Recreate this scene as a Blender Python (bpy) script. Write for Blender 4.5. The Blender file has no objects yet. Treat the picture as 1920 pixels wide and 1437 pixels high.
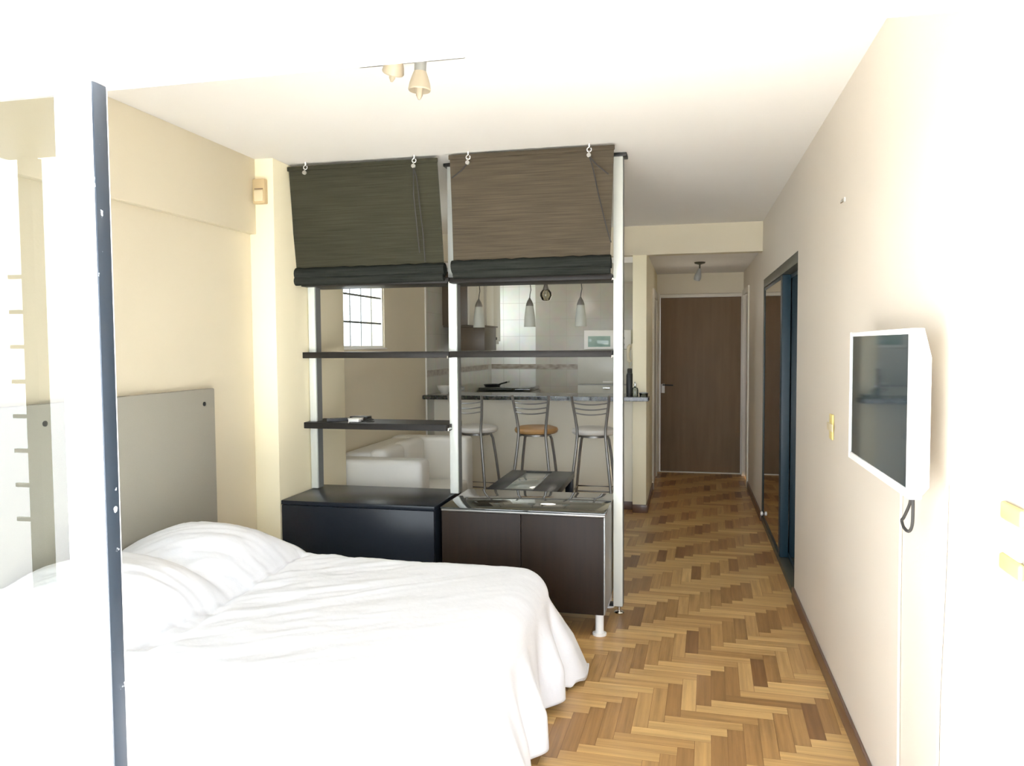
import bpy, bmesh, math, random
from mathutils import Vector, Matrix, noise
random.seed(7)
scene = bpy.context.scene
COL = scene.collection
PI = math.pi

# ------------------------------------------------------------------ materials
def _nt(name):
    m = bpy.data.materials.new(name); m.use_nodes = True
    nt = m.node_tree; nt.nodes.clear()
    out = nt.nodes.new('ShaderNodeOutputMaterial')
    return m, nt, out

def N(nt, t, **kw):
    n = nt.nodes.new(t)
    for k, v in kw.items():
        if k in n.inputs: n.inputs[k].default_value = v
        else: setattr(n, k, v)
    return n

def pmat(name, col, rough=.5, metal=0., var=.06, scale=12., stretch=(1, 1, 1), bump=0., bscale=60., coat=0., spec=.5,
         trans=0., ior=1.45, col2=None, emit=None, sss=0., detail=4.):
    """Principled surface with a noise-driven tone variation."""
    m, nt, out = _nt(name)
    b = N(nt, 'ShaderNodeBsdfPrincipled')
    b.inputs['Roughness'].default_value = rough
    b.inputs['Metallic'].default_value = metal
    b.inputs['Coat Weight'].default_value = coat
    b.inputs['Coat Roughness'].default_value = .05
    b.inputs['Specular IOR Level'].default_value = spec
    b.inputs['Transmission Weight'].default_value = trans
    b.inputs['IOR'].default_value = ior
    tc = N(nt, 'ShaderNodeTexCoord')
    mp = N(nt, 'ShaderNodeMapping'); mp.inputs['Scale'].default_value = stretch
    nt.links.new(tc.outputs['Object'], mp.inputs['Vector'])
    no = N(nt, 'ShaderNodeTexNoise', Scale=scale, Detail=detail)
    nt.links.new(mp.outputs['Vector'], no.inputs['Vector'])
    mix = N(nt, 'ShaderNodeMix', data_type='RGBA')
    c1 = tuple(max(0, x * (1 - var)) for x in col) + (1,)
    c2 = tuple(min(1, x * (1 + var)) for x in col) + (1,) if col2 is None else tuple(col2) + (1,)
    if col2 is not None: c1 = tuple(col) + (1,)
    mix.inputs[6].default_value = c1; mix.inputs[7].default_value = c2
    nt.links.new(no.outputs['Fac'], mix.inputs[0])
    nt.links.new(mix.outputs[2], b.inputs['Base Color'])
    if bump:
        n2 = N(nt, 'ShaderNodeTexNoise', Scale=bscale, Detail=3.)
        nt.links.new(mp.outputs['Vector'], n2.inputs['Vector'])
        bp = N(nt, 'ShaderNodeBump', Strength=bump, Distance=.01)
        nt.links.new(n2.outputs['Fac'], bp.inputs['Height'])
        nt.links.new(bp.outputs['Normal'], b.inputs['Normal'])
    nt.links.new(b.outputs[0], out.inputs[0])
    return m

def glassmat(name, tint=(1, 1, 1), ior=1.5, rough=0.):
    """Thin clear pane: see-through with Fresnel reflection."""
    m, nt, out = _nt(name)
    tr = N(nt, 'ShaderNodeBsdfTransparent'); tr.inputs[0].default_value = tint + (1,)
    gl = N(nt, 'ShaderNodeBsdfGlossy', Roughness=rough)
    fr = N(nt, 'ShaderNodeFresnel', IOR=ior)
    mx = N(nt, 'ShaderNodeMixShader')
    nt.links.new(fr.outputs[0], mx.inputs[0]); nt.links.new(tr.outputs[0], mx.inputs[1]); nt.links.new(gl.outputs[0], mx.inputs[2])
    nt.links.new(mx.outputs[0], out.inputs[0])
    return m

def tilemat(name, col, grout, w, h, axis):
    m, nt, out = _nt(name)
    b = N(nt, 'ShaderNodeBsdfPrincipled'); b.inputs['Roughness'].default_value = .18
    g = N(nt, 'ShaderNodeNewGeometry'); s = N(nt, 'ShaderNodeSeparateXYZ'); c = N(nt, 'ShaderNodeCombineXYZ')
    nt.links.new(g.outputs['Position'], s.inputs[0])
    nt.links.new(s.outputs[axis], c.inputs[0]); nt.links.new(s.outputs[2], c.inputs[1])
    br = N(nt, 'ShaderNodeTexBrick', offset=0.)
    br.inputs['Color1'].default_value = col + (1,)
    br.inputs['Color2'].default_value = tuple(x * .93 for x in col) + (1,)
    br.inputs['Mortar'].default_value = grout + (1,)
    br.inputs['Scale'].default_value = 1.; br.inputs['Mortar Size'].default_value = .0025
    br.inputs['Brick Width'].default_value = w; br.inputs['Row Height'].default_value = h
    nt.links.new(c.outputs[0], br.inputs['Vector'])
    no = N(nt, 'ShaderNodeTexNoise', Scale=9., Detail=5.)
    nt.links.new(g.outputs['Position'], no.inputs['Vector'])
    mx = N(nt, 'ShaderNodeMix', data_type='RGBA', blend_type='MULTIPLY'); mx.inputs[0].default_value = .22
    nt.links.new(br.outputs['Color'], mx.inputs[6]); nt.links.new(no.outputs['Color'], mx.inputs[7])
    nt.links.new(mx.outputs[2], b.inputs['Base Color'])
    bp = N(nt, 'ShaderNodeBump', Strength=.25, Distance=.003)
    nt.links.new(no.outputs['Fac'], bp.inputs['Height']); nt.links.new(bp.outputs['Normal'], b.inputs['Normal'])
    nt.links.new(b.outputs[0], out.inputs[0])
    return m

def floormat():
    m, nt, out = _nt('parquet_oak')
    b = N(nt, 'ShaderNodeBsdfPrincipled')
    b.inputs['Roughness'].default_value = .42
    b.inputs['Specular IOR Level'].default_value = .35
    b.inputs['Coat Weight'].default_value = .16; b.inputs['Coat Roughness'].default_value = .16
    at = N(nt, 'ShaderNodeAttribute', attribute_name='tone')
    uv = N(nt, 'ShaderNodeUVMap', uv_map='grain')
    mp = N(nt, 'ShaderNodeMapping'); mp.inputs['Scale'].default_value = (2.2, 46, 1)
    nt.links.new(uv.outputs[0], mp.inputs[0])
    no = N(nt, 'ShaderNodeTexNoise', Scale=1., Detail=5., Roughness=.6)
    nt.links.new(mp.outputs[0], no.inputs['Vector'])
    rp = N(nt, 'ShaderNodeValToRGB')
    e = rp.color_ramp.elements
    e[0].position = 0.; e[0].color = (.21, .092, .029, 1)
    e[1].position = 1.; e[1].color = (.68, .425, .155, 1)
    k = e.new(.35); k.color = (.375, .195, .062, 1)
    k = e.new(.65); k.color = (.52, .30, .102, 1)
    nt.links.new(at.outputs['Fac'], rp.inputs[0])
    mr = N(nt, 'ShaderNodeMapRange'); mr.inputs[1].default_value = .3; mr.inputs[2].default_value = .7
    mr.inputs[3].default_value = .72; mr.inputs[4].default_value = 1.16
    nt.links.new(no.outputs['Fac'], mr.inputs[0])
    mx = N(nt, 'ShaderNodeMix', data_type='RGBA', blend_type='MULTIPLY'); mx.inputs[0].default_value = 1.
    nt.links.new(rp.outputs[0], mx.inputs[6]); nt.links.new(mr.outputs[0], mx.inputs[7])
    nt.links.new(mx.outputs[2], b.inputs['Base Color'])
    bp = N(nt, 'ShaderNodeBump', Strength=.12, Distance=.003)
    nt.links.new(no.outputs['Fac'], bp.inputs['Height']); nt.links.new(bp.outputs['Normal'], b.inputs['Normal'])
    nt.links.new(b.outputs[0], out.inputs[0])
    return m

def bamboomat(name, ca, cb):
    m, nt, out = _nt(name)
    tc = N(nt, 'ShaderNodeTexCoord')
    mp = N(nt, 'ShaderNodeMapping'); mp.inputs['Scale'].default_value = (3.5, 1, 150)
    nt.links.new(tc.outputs['Object'], mp.inputs[0])
    no = N(nt, 'ShaderNodeTexNoise', Scale=1., Detail=4.)
    nt.links.new(mp.outputs[0], no.inputs['Vector'])
    mp2 = N(nt, 'ShaderNodeMapping'); mp2.inputs['Scale'].default_value = (1.6, 1, 2.2)
    nt.links.new(tc.outputs['Object'], mp2.inputs[0])
    n2 = N(nt, 'ShaderNodeTexNoise', Scale=1.2, Detail=2.)
    nt.links.new(mp2.outputs[0], n2.inputs['Vector'])
    ad = N(nt, 'ShaderNodeMath', operation='MULTIPLY_ADD'); ad.inputs[1].default_value = .35
    nt.links.new(n2.outputs['Fac'], ad.inputs[0]); nt.links.new(no.outputs['Fac'], ad.inputs[2])
    rp = N(nt, 'ShaderNodeValToRGB'); e = rp.color_ramp.elements
    e[0].position = .42; e[0].color = ca + (1,); e[1].position = .9; e[1].color = cb + (1,)
    nt.links.new(ad.outputs[0], rp.inputs[0])
    d = N(nt, 'ShaderNodeBsdfDiffuse'); t = N(nt, 'ShaderNodeBsdfTranslucent')
    nt.links.new(rp.outputs[0], d.inputs[0]); nt.links.new(rp.outputs[0], t.inputs[0])
    bp = N(nt, 'ShaderNodeBump', Strength=.5, Distance=.004)
    nt.links.new(no.outputs['Fac'], bp.inputs['Height']); nt.links.new(bp.outputs[0], d.inputs['Normal'])
    mx = N(nt, 'ShaderNodeMixShader'); mx.inputs[0].default_value = .3
    nt.links.new(d.outputs[0], mx.inputs[1]); nt.links.new(t.outputs[0], mx.inputs[2])
    nt.links.new(mx.outputs[0], out.inputs[0])
    return m

def chipmat():
    """Dark blue anodised edge with chipped white paint."""
    m, nt, out = _nt('blue_aluminium_chipped')
    b = N(nt, 'ShaderNodeBsdfPrincipled', Roughness=.4)
    tc = N(nt, 'ShaderNodeTexCoord'); no = N(nt, 'ShaderNodeTexNoise', Scale=26., Detail=9.)
    nt.links.new(tc.outputs['Object'], no.inputs['Vector'])
    rp = N(nt, 'ShaderNodeValToRGB'); e = rp.color_ramp.elements
    e[0].position = .665; e[0].color = (.014, .024, .038, 1); e[1].position = .685; e[1].color = (.75, .8, .84, 1)
    nt.links.new(no.outputs['Fac'], rp.inputs[0]); nt.links.new(rp.outputs[0], b.inputs['Base Color'])
    nt.links.new(b.outputs[0], out.inputs[0])
    return m

def granitemat():
    m, nt, out = _nt('dark_granite')
    b = N(nt, 'ShaderNodeBsdfPrincipled', Roughness=.12)
    tc = N(nt, 'ShaderNodeTexCoord'); v = N(nt, 'ShaderNodeTexVoronoi', Scale=110.)
    no = N(nt, 'ShaderNodeTexNoise', Scale=45., Detail=5.)
    nt.links.new(tc.outputs['Object'], v.inputs['Vector']); nt.links.new(tc.outputs['Object'], no.inputs['Vector'])
    rp = N(nt, 'ShaderNodeValToRGB'); e = rp.color_ramp.elements
    e[0].position = .38; e[0].color = (.008, .010, .008, 1); e[1].position = .72; e[1].color = (.10, .10, .08, 1)
    mx = N(nt, 'ShaderNodeMix', data_type='RGBA', blend_type='MULTIPLY'); mx.inputs[0].default_value = .5
    nt.links.new(no.outputs['Fac'], rp.inputs[0]); nt.links.new(rp.outputs[0], mx.inputs[6]); nt.links.new(v.outputs['Color'], mx.inputs[7])
    nt.links.new(mx.outputs[2], b.inputs['Base Color']); nt.links.new(b.outputs[0], out.inputs[0])
    return m

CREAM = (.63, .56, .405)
M = dict(
    wall=pmat('cream_wall_paint', CREAM, .62, var=.025, scale=2.5, bump=.05, bscale=90),
    wall_r=pmat('warm_wall_paint', (.62, .555, .46), .5, var=.025, scale=2.5, bump=.05, bscale=90),
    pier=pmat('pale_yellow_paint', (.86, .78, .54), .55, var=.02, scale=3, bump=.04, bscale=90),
    ceil=pmat('ceiling_paint', (.73, .705, .655), .8, var=.02, scale=2, bump=.03, bscale=120),
    barw=pmat('off_white_paint', (.78, .73, .58), .5, var=.02, scale=3, bump=.04, bscale=90),
    out=pmat('white_exterior_paint', (.88, .88, .88), .6, var=.02, scale=3),
    white=pmat('white_gloss_paint', (.80, .78, .72), .35, var=.03, scale=6),
    floor=floormat(),
    balc=pmat('pale_balcony_tile', (.72, .70, .66), .5, var=.06, scale=5),
    base=pmat('dark_wood_baseboard', (.105, .050, .026), .4, var=.3, scale=6, stretch=(8, 1, 30), coat=.2),
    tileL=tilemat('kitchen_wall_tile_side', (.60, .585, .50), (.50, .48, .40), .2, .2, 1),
    tileP=tilemat('kitchen_wall_tile_shaded', (.50, .46, .375), (.42, .39, .31), .2, .2, 0),  # same tile, darker and warmer: shade of the pier put into the colour
    tileB=tilemat('kitchen_wall_tile_lit', (.84, .83, .75), (.55, .53, .45), .2, .2, 0),  # same tile, lighter: light from the kitchen window put into the colour
    border=pmat('leaf_tile_border', (.10, .05, .028), .3, col2=(.50, .45, .36), scale=14, stretch=(1, 1, 2.2), detail=1.),
    doorw=pmat('entrance_door_veneer', (.125, .078, .043), .55, col2=(.200, .130, .072), scale=2.2, stretch=(7, 1, .7), spec=.2),
    trim=pmat('door_trim_paint', (.66, .61, .50), .4, var=.03),
    chip=chipmat(),
    bluef=pmat('blue_grey_aluminium', (.006, .020, .030), .42, var=.15, spec=.25),
    rail=pmat('bronze_rail', (.052, .052, .036), .4, var=.15, metal=.3),
    mirror=pmat('tinted_mirror', (.50, .44, .36), .03, metal=1., var=.02),
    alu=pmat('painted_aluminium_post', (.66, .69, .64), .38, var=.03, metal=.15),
    alud=pmat('grey_aluminium', (.33, .34, .33), .42, var=.04, metal=.3),  # plain grey metal for the cabinet side panel, cup and small fittings
    shelf=pmat('wenge_shelf', (.013, .011, .009), .45, var=.25, scale=5, stretch=(2, 8, 20), spec=.16),
    blackcab=pmat('black_lacquer', (.0085, .011, .016), .28, var=.15, scale=3, spec=.25),
    wenge=pmat('wenge_veneer', (.009, .0055, .0035), .5, col2=(.020, .011, .006), scale=3.5, stretch=(14, 14, 1), spec=.18),
    blackglass=pmat('black_glass', (.010, .014, .012), .03, var=.1, coat=.6, spec=.9),
    metal=pmat('satin_metal', (.50, .49, .46), .32, metal=.9, var=.05),
    stoolm=pmat('grey_tube_metal', (.27, .26, .24), .34, metal=.75, var=.06),
    spotm=pmat('grey_spot_metal', (.20, .20, .18), .5, metal=.2, var=.05),
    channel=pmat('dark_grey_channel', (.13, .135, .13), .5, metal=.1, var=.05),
    dark=pmat('dark_metal', (.03, .03, .03), .4, metal=.5, var=.1),
    chrome=pmat('chrome', (.75, .75, .74), .12, metal=1., var=.03),
    seatw=pmat('white_vinyl', (.64, .61, .55), .38, var=.04, bump=.1, bscale=150),
    seato=pmat('orange_vinyl', (.42, .22, .075), .42, var=.10, scale=5, bump=.1, bscale=150),
    leather=pmat('white_leather', (.72, .70, .63), .42, var=.04, scale=8, bump=.12, bscale=70),
    blindL=bamboomat('olive_bamboo', (.032, .031, .021), (.054, .051, .034)),
    blindR=bamboomat('brown_bamboo', (.055, .045, .031), (.100, .078, .053)),
    roll=bamboomat('dark_bamboo_roll', (.012, .014, .012), (.032, .034, .029)),
    cord=pmat('dark_cord', (.025, .023, .02), .8, var=.1),
    duvet=pmat('white_cotton', (.79, .82, .88), .85, var=.015, scale=5, bump=.12, bscale=45),
    matt=pmat('mattress_ticking', (.8, .79, .76), .9, var=.04),
    head=pmat('grey_beige_upholstery', (.30, .285, .235), .85, var=.07, scale=300, bump=.25, bscale=500),
    plastic=pmat('white_plastic', (.86, .86, .84), .35, var=.02),
    ivory=pmat('ivory_plastic', (.66, .52, .16), .4, var=.05),
    sensor=pmat('aged_beige_plastic', (.50, .37, .19), .45, var=.08),
    sensorl=pmat('pale_beige_plastic', (.66, .55, .34), .35, var=.05),
    screen=pmat('tv_screen', (.014, .022, .026), .05, var=.08, spec=.4),
    shade=pmat('frosted_shade', (.55, .57, .50), .5, var=.05),
    amber=pmat('frosted_amber_shade', (.33, .275, .185), .45, var=.08),
    clear=glassmat('clear_glass_shade', (.86, .84, .78), 1.5, .03),
    pane=glassmat('window_pane', (.93, .97, .95), 1.75, 0.),
    tableg=pmat('pale_glass_strip', (.33, .36, .32), .06, var=.08, coat=.5),
    granite=granitemat(),
    kcab=pmat('white_kitchen_laminate', (.62, .59, .49), .35, var=.03),
    brown=pmat('brown_laminate', (.085, .060, .035), .4, var=.12, stretch=(6, 6, 1)),
    fridge=pmat('white_enamel', (.60, .61, .56), .28, var=.03),
    steel=pmat('brushed_steel', (.55, .54, .5), .3, metal=.8, var=.05),
    teal=pmat('microwave_window', (.17, .30, .27), .08, col2=(.42, .56, .50), scale=9),  # mottled teal reflection painted into the window colour
    bowl=pmat('white_ceramic', (.70, .68, .60), .3, var=.03),
    phone=pmat('beige_phone_plastic', (.62, .54, .36), .4, var=.05),
    wire=pmat('white_cable', (.60, .54, .45), .5, var=.03),
    grille=pmat('dark_green_iron', (.10, .11, .10), .5, var=.1),
    bottle=glassmat('bottle_glass', (.70, .74, .74), 1.5, .02),
)

# ------------------------------------------------------------------ mesh builder
def root_loc(o):
    while o.parent is not None: o = o.parent
    return o.location.copy()

class MB:
    def __init__(self): self.bm = bmesh.new()
    def box(self, lo, hi, bev=0., seg=2):
        lo = Vector(lo); hi = Vector(hi)
        r = bmesh.ops.create_cube(self.bm, size=1.)
        vs = r['verts']; c = (lo + hi) / 2; d = hi - lo
        for v in vs: v.co = Vector((v.co.x * d.x, v.co.y * d.y, v.co.z * d.z)) + c
        if bev:
            es = list({e for v in vs for e in v.link_edges})
            bmesh.ops.bevel(self.bm, geom=es, offset=min(bev, min(d) * .49), segments=seg, affect='EDGES', profile=.5)
        return self
    def quad(self, a, b, c, d):
        self.bm.faces.new([self.bm.verts.new(p) for p in (a, b, c, d)]); return self
    def tube(self, pts, r, seg=10, caps=True, closed=False):
        pts = [Vector(p) for p in pts]; n = len(pts)
        rad = r if isinstance(r, (list, tuple)) else [r] * n
        up = Vector((0, 0, 1)); rings = []; prev = None
        for i, p in enumerate(pts):
            a = pts[(i - 1) % n] if (i > 0 or closed) else p
            b = pts[(i + 1) % n] if (i < n - 1 or closed) else p
            t = (b - a).normalized()
            if prev is None:
                s = t.cross(up)
                if s.length < 1e-3: s = t.cross(Vector((1, 0, 0)))
            else: s = prev - t * prev.dot(t)
            s.normalize(); prev = s; w = t.cross(s)
            rings.append([self.bm.verts.new(p + (s * math.cos(2 * PI * k / seg) + w * math.sin(2 * PI * k / seg)) * rad[i]) for k in range(seg)])
        m = n if closed else n - 1
        for i in range(m):
            A = rings[i]; B = rings[(i + 1) % n]
            for k in range(seg):
                self.bm.faces.new((A[k], A[(k + 1) % seg], B[(k + 1) % seg], B[k]))
        if caps and not closed:
            self.bm.faces.new(list(reversed(rings[0]))); self.bm.faces.new(rings[-1])
        return self
    def lathe(self, prof, c=(0, 0, 0), seg=24, rot=None, sx=1., sy=1.):
        c = Vector(c); rings = []
        for (r, z) in prof:
            ring = []
            for k in range(seg if r > 1e-6 else 1):
                a = 2 * PI * k / seg
                v = Vector((r * math.cos(a) * sx, r * math.sin(a) * sy, z))
                if rot is not None: v = rot @ v
                ring.append(self.bm.verts.new(c + v))
            rings.append(ring)
        for A, B in zip(rings, rings[1:]):
            for k in range(seg):
                k2 = (k + 1) % seg
                if len(A) == 1 and len(B) == 1: continue
                if len(A) == 1: self.bm.faces.new((A[0], B[k2], B[k]))
                elif len(B) == 1: self.bm.faces.new((A[k], A[k2], B[0]))
                else: self.bm.faces.new((A[k], A[k2], B[k2], B[k]))
        return self
    def prism(self, poly, z0, z1, bev=0.):
        bot = [self.bm.verts.new((x, y, z0)) for x, y in poly]; top = [self.bm.verts.new((x, y, z1)) for x, y in poly]
        n = len(poly); fs = [self.bm.faces.new(list(reversed(bot))), self.bm.faces.new(top)]
        for i in range(n): fs.append(self.bm.faces.new((bot[i], bot[(i + 1) % n], top[(i + 1) % n], top[i])))
        if bev:
            es = list({e for f in fs for e in f.edges})
            bmesh.ops.bevel(self.bm, geom=es, offset=bev, segments=2, affect='EDGES')
        return self
    def extrude(self, poly3, d):
        d = Vector(d); a = [self.bm.verts.new(p) for p in poly3]; b = [self.bm.verts.new(Vector(p) + d) for p in poly3]
        n = len(a); self.bm.faces.new(list(reversed(a))); self.bm.faces.new(b)
        for i in range(n): self.bm.faces.new((a[i], a[(i + 1) % n], b[(i + 1) % n], b[i]))
        return self
    def grid(self, fn, nu, nv):
        g = [[self.bm.verts.new(fn(i / nu, j / nv)) for j in range(nv + 1)] for i in range(nu + 1)]
        for i in range(nu):
            for j in range(nv): self.bm.faces.new((g[i][j], g[i + 1][j], g[i + 1][j + 1], g[i][j + 1]))
        return self
    def build(self, name, mat, parent=None, label=None, smooth=True, ang=.62, normals=True):
        bm = self.bm
        if normals: bmesh.ops.recalc_face_normals(bm, faces=bm.faces[:])
        if parent is not None: off = root_loc(parent)
        else:
            xs = [v.co for v in bm.verts]
            off = Vector(((min(v.x for v in xs) + max(v.x for v in xs)) / 2, (min(v.y for v in xs) + max(v.y for v in xs)) / 2, min(v.z for v in xs)))
        for v in bm.verts: v.co -= off
        if smooth:
            for f in bm.faces: f.smooth = True
            for e in bm.edges:
                if len(e.link_faces) == 2 and e.calc_face_angle(0) > ang: e.smooth = False
        me = bpy.data.meshes.new(name); bm.to_mesh(me); bm.free()
        me.materials.append(mat)
        o = bpy.data.objects.new(name, me); COL.objects.link(o)
        if parent is not None: o.parent = parent
        else: o.location = off
        if label: o['label'] = label
        return o

def thing(name, loc, label, cat, group=None, rz=0.):
    o = bpy.data.objects.new(name, None); COL.objects.link(o); o.location = loc; o.rotation_euler = (0, 0, rz)
    o.empty_display_size = .1
    o['label'] = label; o['category'] = cat
    if group: o['group'] = group
    return o
def tag(o, label, cat, group=None):
    o['label'] = label; o['category'] = cat
    if group: o['group'] = group
    return o
def struct(o, label=None):
    o['kind'] = 'structure'
    if label: o['label'] = label
    return o
def copy_tree(o, parent=None):
    c = o.copy(); COL.objects.link(c)
    if parent is not None: c.parent = parent
    for ch in o.children: copy_tree(ch, c)
    return c
def box(name, lo, hi, mat, parent=None, bev=.002, label=None):
    return MB().box(lo, hi, bev).build(name, mat, parent, label)
def sbox(name, lo, hi, mat, label=None, bev=0.):
    return struct(MB().box(lo, hi, bev).build(name, mat), label)

# ------------------------------------------------------------------ room shell
XL, XR, CZ, YD = -2.36, .61, 2.52, 9.09        # left wall, right wall, ceiling, entrance door wall
YW = 1.60                                      # inner face of the window wall
KY = 9.15                                      # kitchen back wall

def herringbone(x0, x1, y0, y1, ang, W=.06, L=.30):
    bm = bmesh.new(); uv = bm.loops.layers.uv.new('grain'); lay = bm.faces.layers.float.new('tone')
    tones = []; R = Matrix.Rotation(ang, 2); cx, cy = -.9, 4.
    def plank(px, py, horiz):
        w, h = (L, W) if horiz else (W, L); g = .0008
        pts = [(px + g, py + g), (px + w - g, py + g), (px + w - g, py + h - g), (px + g, py + h - g)]
        q = [R @ Vector((a, b)) for a, b in pts]
        q = [Vector((p.x + cx, p.y + cy, 0.)) for p in q]
        if max(p.x for p in q) < x0 or min(p.x for p in q) > x1 or max(p.y for p in q) < y0 or min(p.y for p in q) > y1: return
        f = bm.faces.new([bm.verts.new(p) for p in q])
        ou, ov = random.random() * 20, random.random() * 20
        loc = [(0, 0), (w, 0), (w, h), (0, h)]
        for lp, (a, b) in zip(f.loops, loc):
            lp[uv].uv = (a + ou, b + ov) if horiz else (b + ou, a + ov)
        t = (random.gauss(.72, .13) if horiz else random.gauss(.40, .17))  # crosswise planks toned lighter: sheen by grain direction put into the colour
        if random.random() < .07: t -= .3
        f[lay] = max(0, min(1, t))
    n = 140
    for m in range(-24, 25):
        for k in range(-n, n):
            ox, oy = k * W + m * L, k * W - m * L
            if abs(ox) > 8 or abs(oy) > 8: continue
            plank(ox, oy, True); plank(ox, oy + W, False)
    for pc, pn in (((x0, 0, 0), (-1, 0, 0)), ((x1, 0, 0), (1, 0, 0)), ((0, y0, 0), (0, -1, 0)), ((0, y1, 0), (0, 1, 0))):
        bmesh.ops.bisect_plane(bm, geom=bm.verts[:] + bm.edges[:] + bm.faces[:], plane_co=pc, plane_no=pn, clear_outer=True)
    # backing just under the planks shows as the dark joints
    bl = bm.faces.new([bm.verts.new(p) for p in ((x0, y0, -.0015), (x1, y0, -.0015), (x1, y1, -.0015), (x0, y1, -.0015))])
    bl[lay] = 0.
    for f in bm.faces:
        if f.normal.z < 0: f.normal_flip()
    me = bpy.data.meshes.new('floor'); bm.to_mesh(me); bm.free(); me.materials.append(M['floor'])
    o = bpy.data.objects.new('floor', me); COL.objects.link(o); return o
struct(herringbone(XL, XR + .12, YW - .13, KY, math.radians(-1.5)), 'herringbone oak parquet floor')

sbox('ceiling', (XL - .3, 1.25, CZ), (XR + .3, 6.83, CZ + .15), M['ceil'], 'pale plaster ceiling of the main room')
sbox('ceiling_corridor', (-.365, 6.95, 2.30), (XR + .3, KY + .2, 2.45), M['ceil'], 'lower ceiling over the entrance corridor')
sbox('ceiling_kitchen', (XL - .3, 6.95, 2.22), (-.365, KY + .2, 2.45), M['ceil'], 'lower ceiling over the kitchen')
sbox('wall_header', (XL, 6.82, 2.27), (XR + .02, 6.95, CZ), M['wall'], 'cream beam across the room above the bar')

# left wall with the small window beyond the shelves and the kitchen window
mb = MB()
wy0, wy1, wz0, wz1 = 4.985, 5.755, 1.478, 2.26
mb.box((XL - .15, 1.25, 0), (XL, wy0, CZ)); mb.box((XL - .15, wy0, 0), (XL, wy1, wz0)); mb.box((XL - .15, wy0, wz1), (XL, wy1, CZ))
mb.box((XL - .15, wy1, 0), (XL, 6.735, CZ))
struct(mb.build('wall_left', M['wall']), 'cream left wall')
mb = MB()
ky0, ky1, kz0, kz1 = 8.42, 9.08, 1.56, 2.17
mb.box((XL - .15, 6.735, 0), (XL + .004, ky0, CZ)); mb.box((XL - .15, ky0, 0), (XL + .004, ky1, kz0)); mb.box((XL - .15, ky0, kz1), (XL + .004, ky1, CZ)); mb.box((XL - .15, ky1, 0), (XL + .004, KY + .15, CZ))
struct(mb.build('wall_kitchen_left', M['tileL']), 'tiled kitchen side wall')
sbox('trim_1', (XL, 6.722, 0), (XL + .012, 6.735, 2.22), M['white'], 'pale edge strip where the kitchen tiling starts')
sbox('trim_2', (XL, YW, 2.11), (XL + .04, 3.845, CZ), M['wall'], 'shallow soffit along the top of the left wall', .004)
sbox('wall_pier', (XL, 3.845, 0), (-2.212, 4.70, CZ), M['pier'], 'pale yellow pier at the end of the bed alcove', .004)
def lwindow(name, y0, y1, z0, z1, nv, zs, label):
    w = thing(name, (XL - .08, (y0 + y1) / 2, z0), label, 'window'); w['kind'] = 'structure'; del w['category']
    f = MB(); t = .016
    f.box((XL - .045, y0, z0), (XL - .012, y0 + t, z1)); f.box((XL - .045, y1 - t, z0), (XL - .012, y1, z1))
    f.box((XL - .045, y0 + t, z0), (XL - .012, y1 - t, z0 + t)); f.box((XL - .045, y0 + t, z1 - t), (XL - .012, y1 - t, z1))
    f.build('window_frame', M['white'], w)
    b = MB()
    for z in zs: b.box((XL - .034, y0 + t, z - .007), (XL - .022, y1 - t, z + .007))
    for i in range(1, nv):
        y = y0 + (y1 - y0) * i / nv; b.box((XL - .031, y - .0035, z0 + t), (XL - .025, y + .0035, z1 - t))
    b.build('window_grille', M['grille'], w)
    MB().quad((XL - .04, y0 + .001, z0 + .001), (XL - .04, y1 - .001, z0 + .001), (XL - .04, y1 - .001, z1 - .001), (XL - .04, y0 + .001, z1 - .001)).build('window_pane', M['pane'], w)
    return w
lwindow('window_1', wy0, wy1, wz0, wz1, 4, (1.668, 1.868), 'small barred window in the left wall seen through the shelves')
lwindow('window_2', ky0, ky1, kz0, kz1, 2, (1.86,), 'kitchen window behind the wall cabinets')
sbox('windowsill', (XL, wy0 - .01, wz0 - .012), (XL + .018, wy1 + .01, wz0), M['white'], 'pale sill under the small window', .002)

# right wall and the wardrobe recess
WY0, WY1 = 4.67, 6.69
mb = MB()
mb.box((XR, 1.40, 0), (XR + .12, WY0, CZ)); mb.box((XR, WY0, 2.02), (XR + .12, WY1, CZ)); mb.box((XR, WY1, 0), (XR + .12, 8.27, CZ))
mb.box((XR, 8.27, 2.04), (XR + .12, 8.97, CZ)); mb.box((XR, 8.97, 0), (XR + .12, KY + .15, CZ))
struct(mb.build('wall_right', M['wall_r']), 'plain warm cream right wall')
mb = MB()
mb.box((XR + .60, WY0 - .1, 0), (XR + .64, WY1 + .1, 2.2)); mb.box((XR + .12, WY0 - .1, 0), (XR + .6, WY0 - .06, 2.2)); mb.box((XR + .12, WY1 + .06, 0), (XR + .6, WY1 + .1, 2.2)); mb.box((XR + .12, WY0 - .06, 2.16), (XR + .6, WY1 + .06, 2.2))
struct(mb.build('wall_closet', M['wall']), 'closet walls behind the sliding doors')
for nm, lo, hi in (('baseboard_right', (XR - .014, YW, 0), (XR, WY0, .072)), ('baseboard_right_far', (XR - .014, WY1, 0), (XR, 8.20, .072)),
                   ('baseboard_left', (XL, YW, 0), (XL + .014, 3.845, .072)), ('baseboard_left_far', (XL, 4.70, 0), (XL + .014, 6.95, .072)),
                   ('baseboard_bar', (XL + .014, 6.936, 0), (-.475, 6.95, .072)), ('baseboard_wall_end', (-.475, 6.816, 0), (-.345, 6.83, .072)),
                   ('baseboard_corridor', (-.355, 6.83, 0), (-.341, 7.94, .072)), ('baseboard_pier', (XL + .014, 3.831, 0), (-2.212, 3.845, .072))):
    sbox(nm, lo, hi, M['base'], None, .003)

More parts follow.
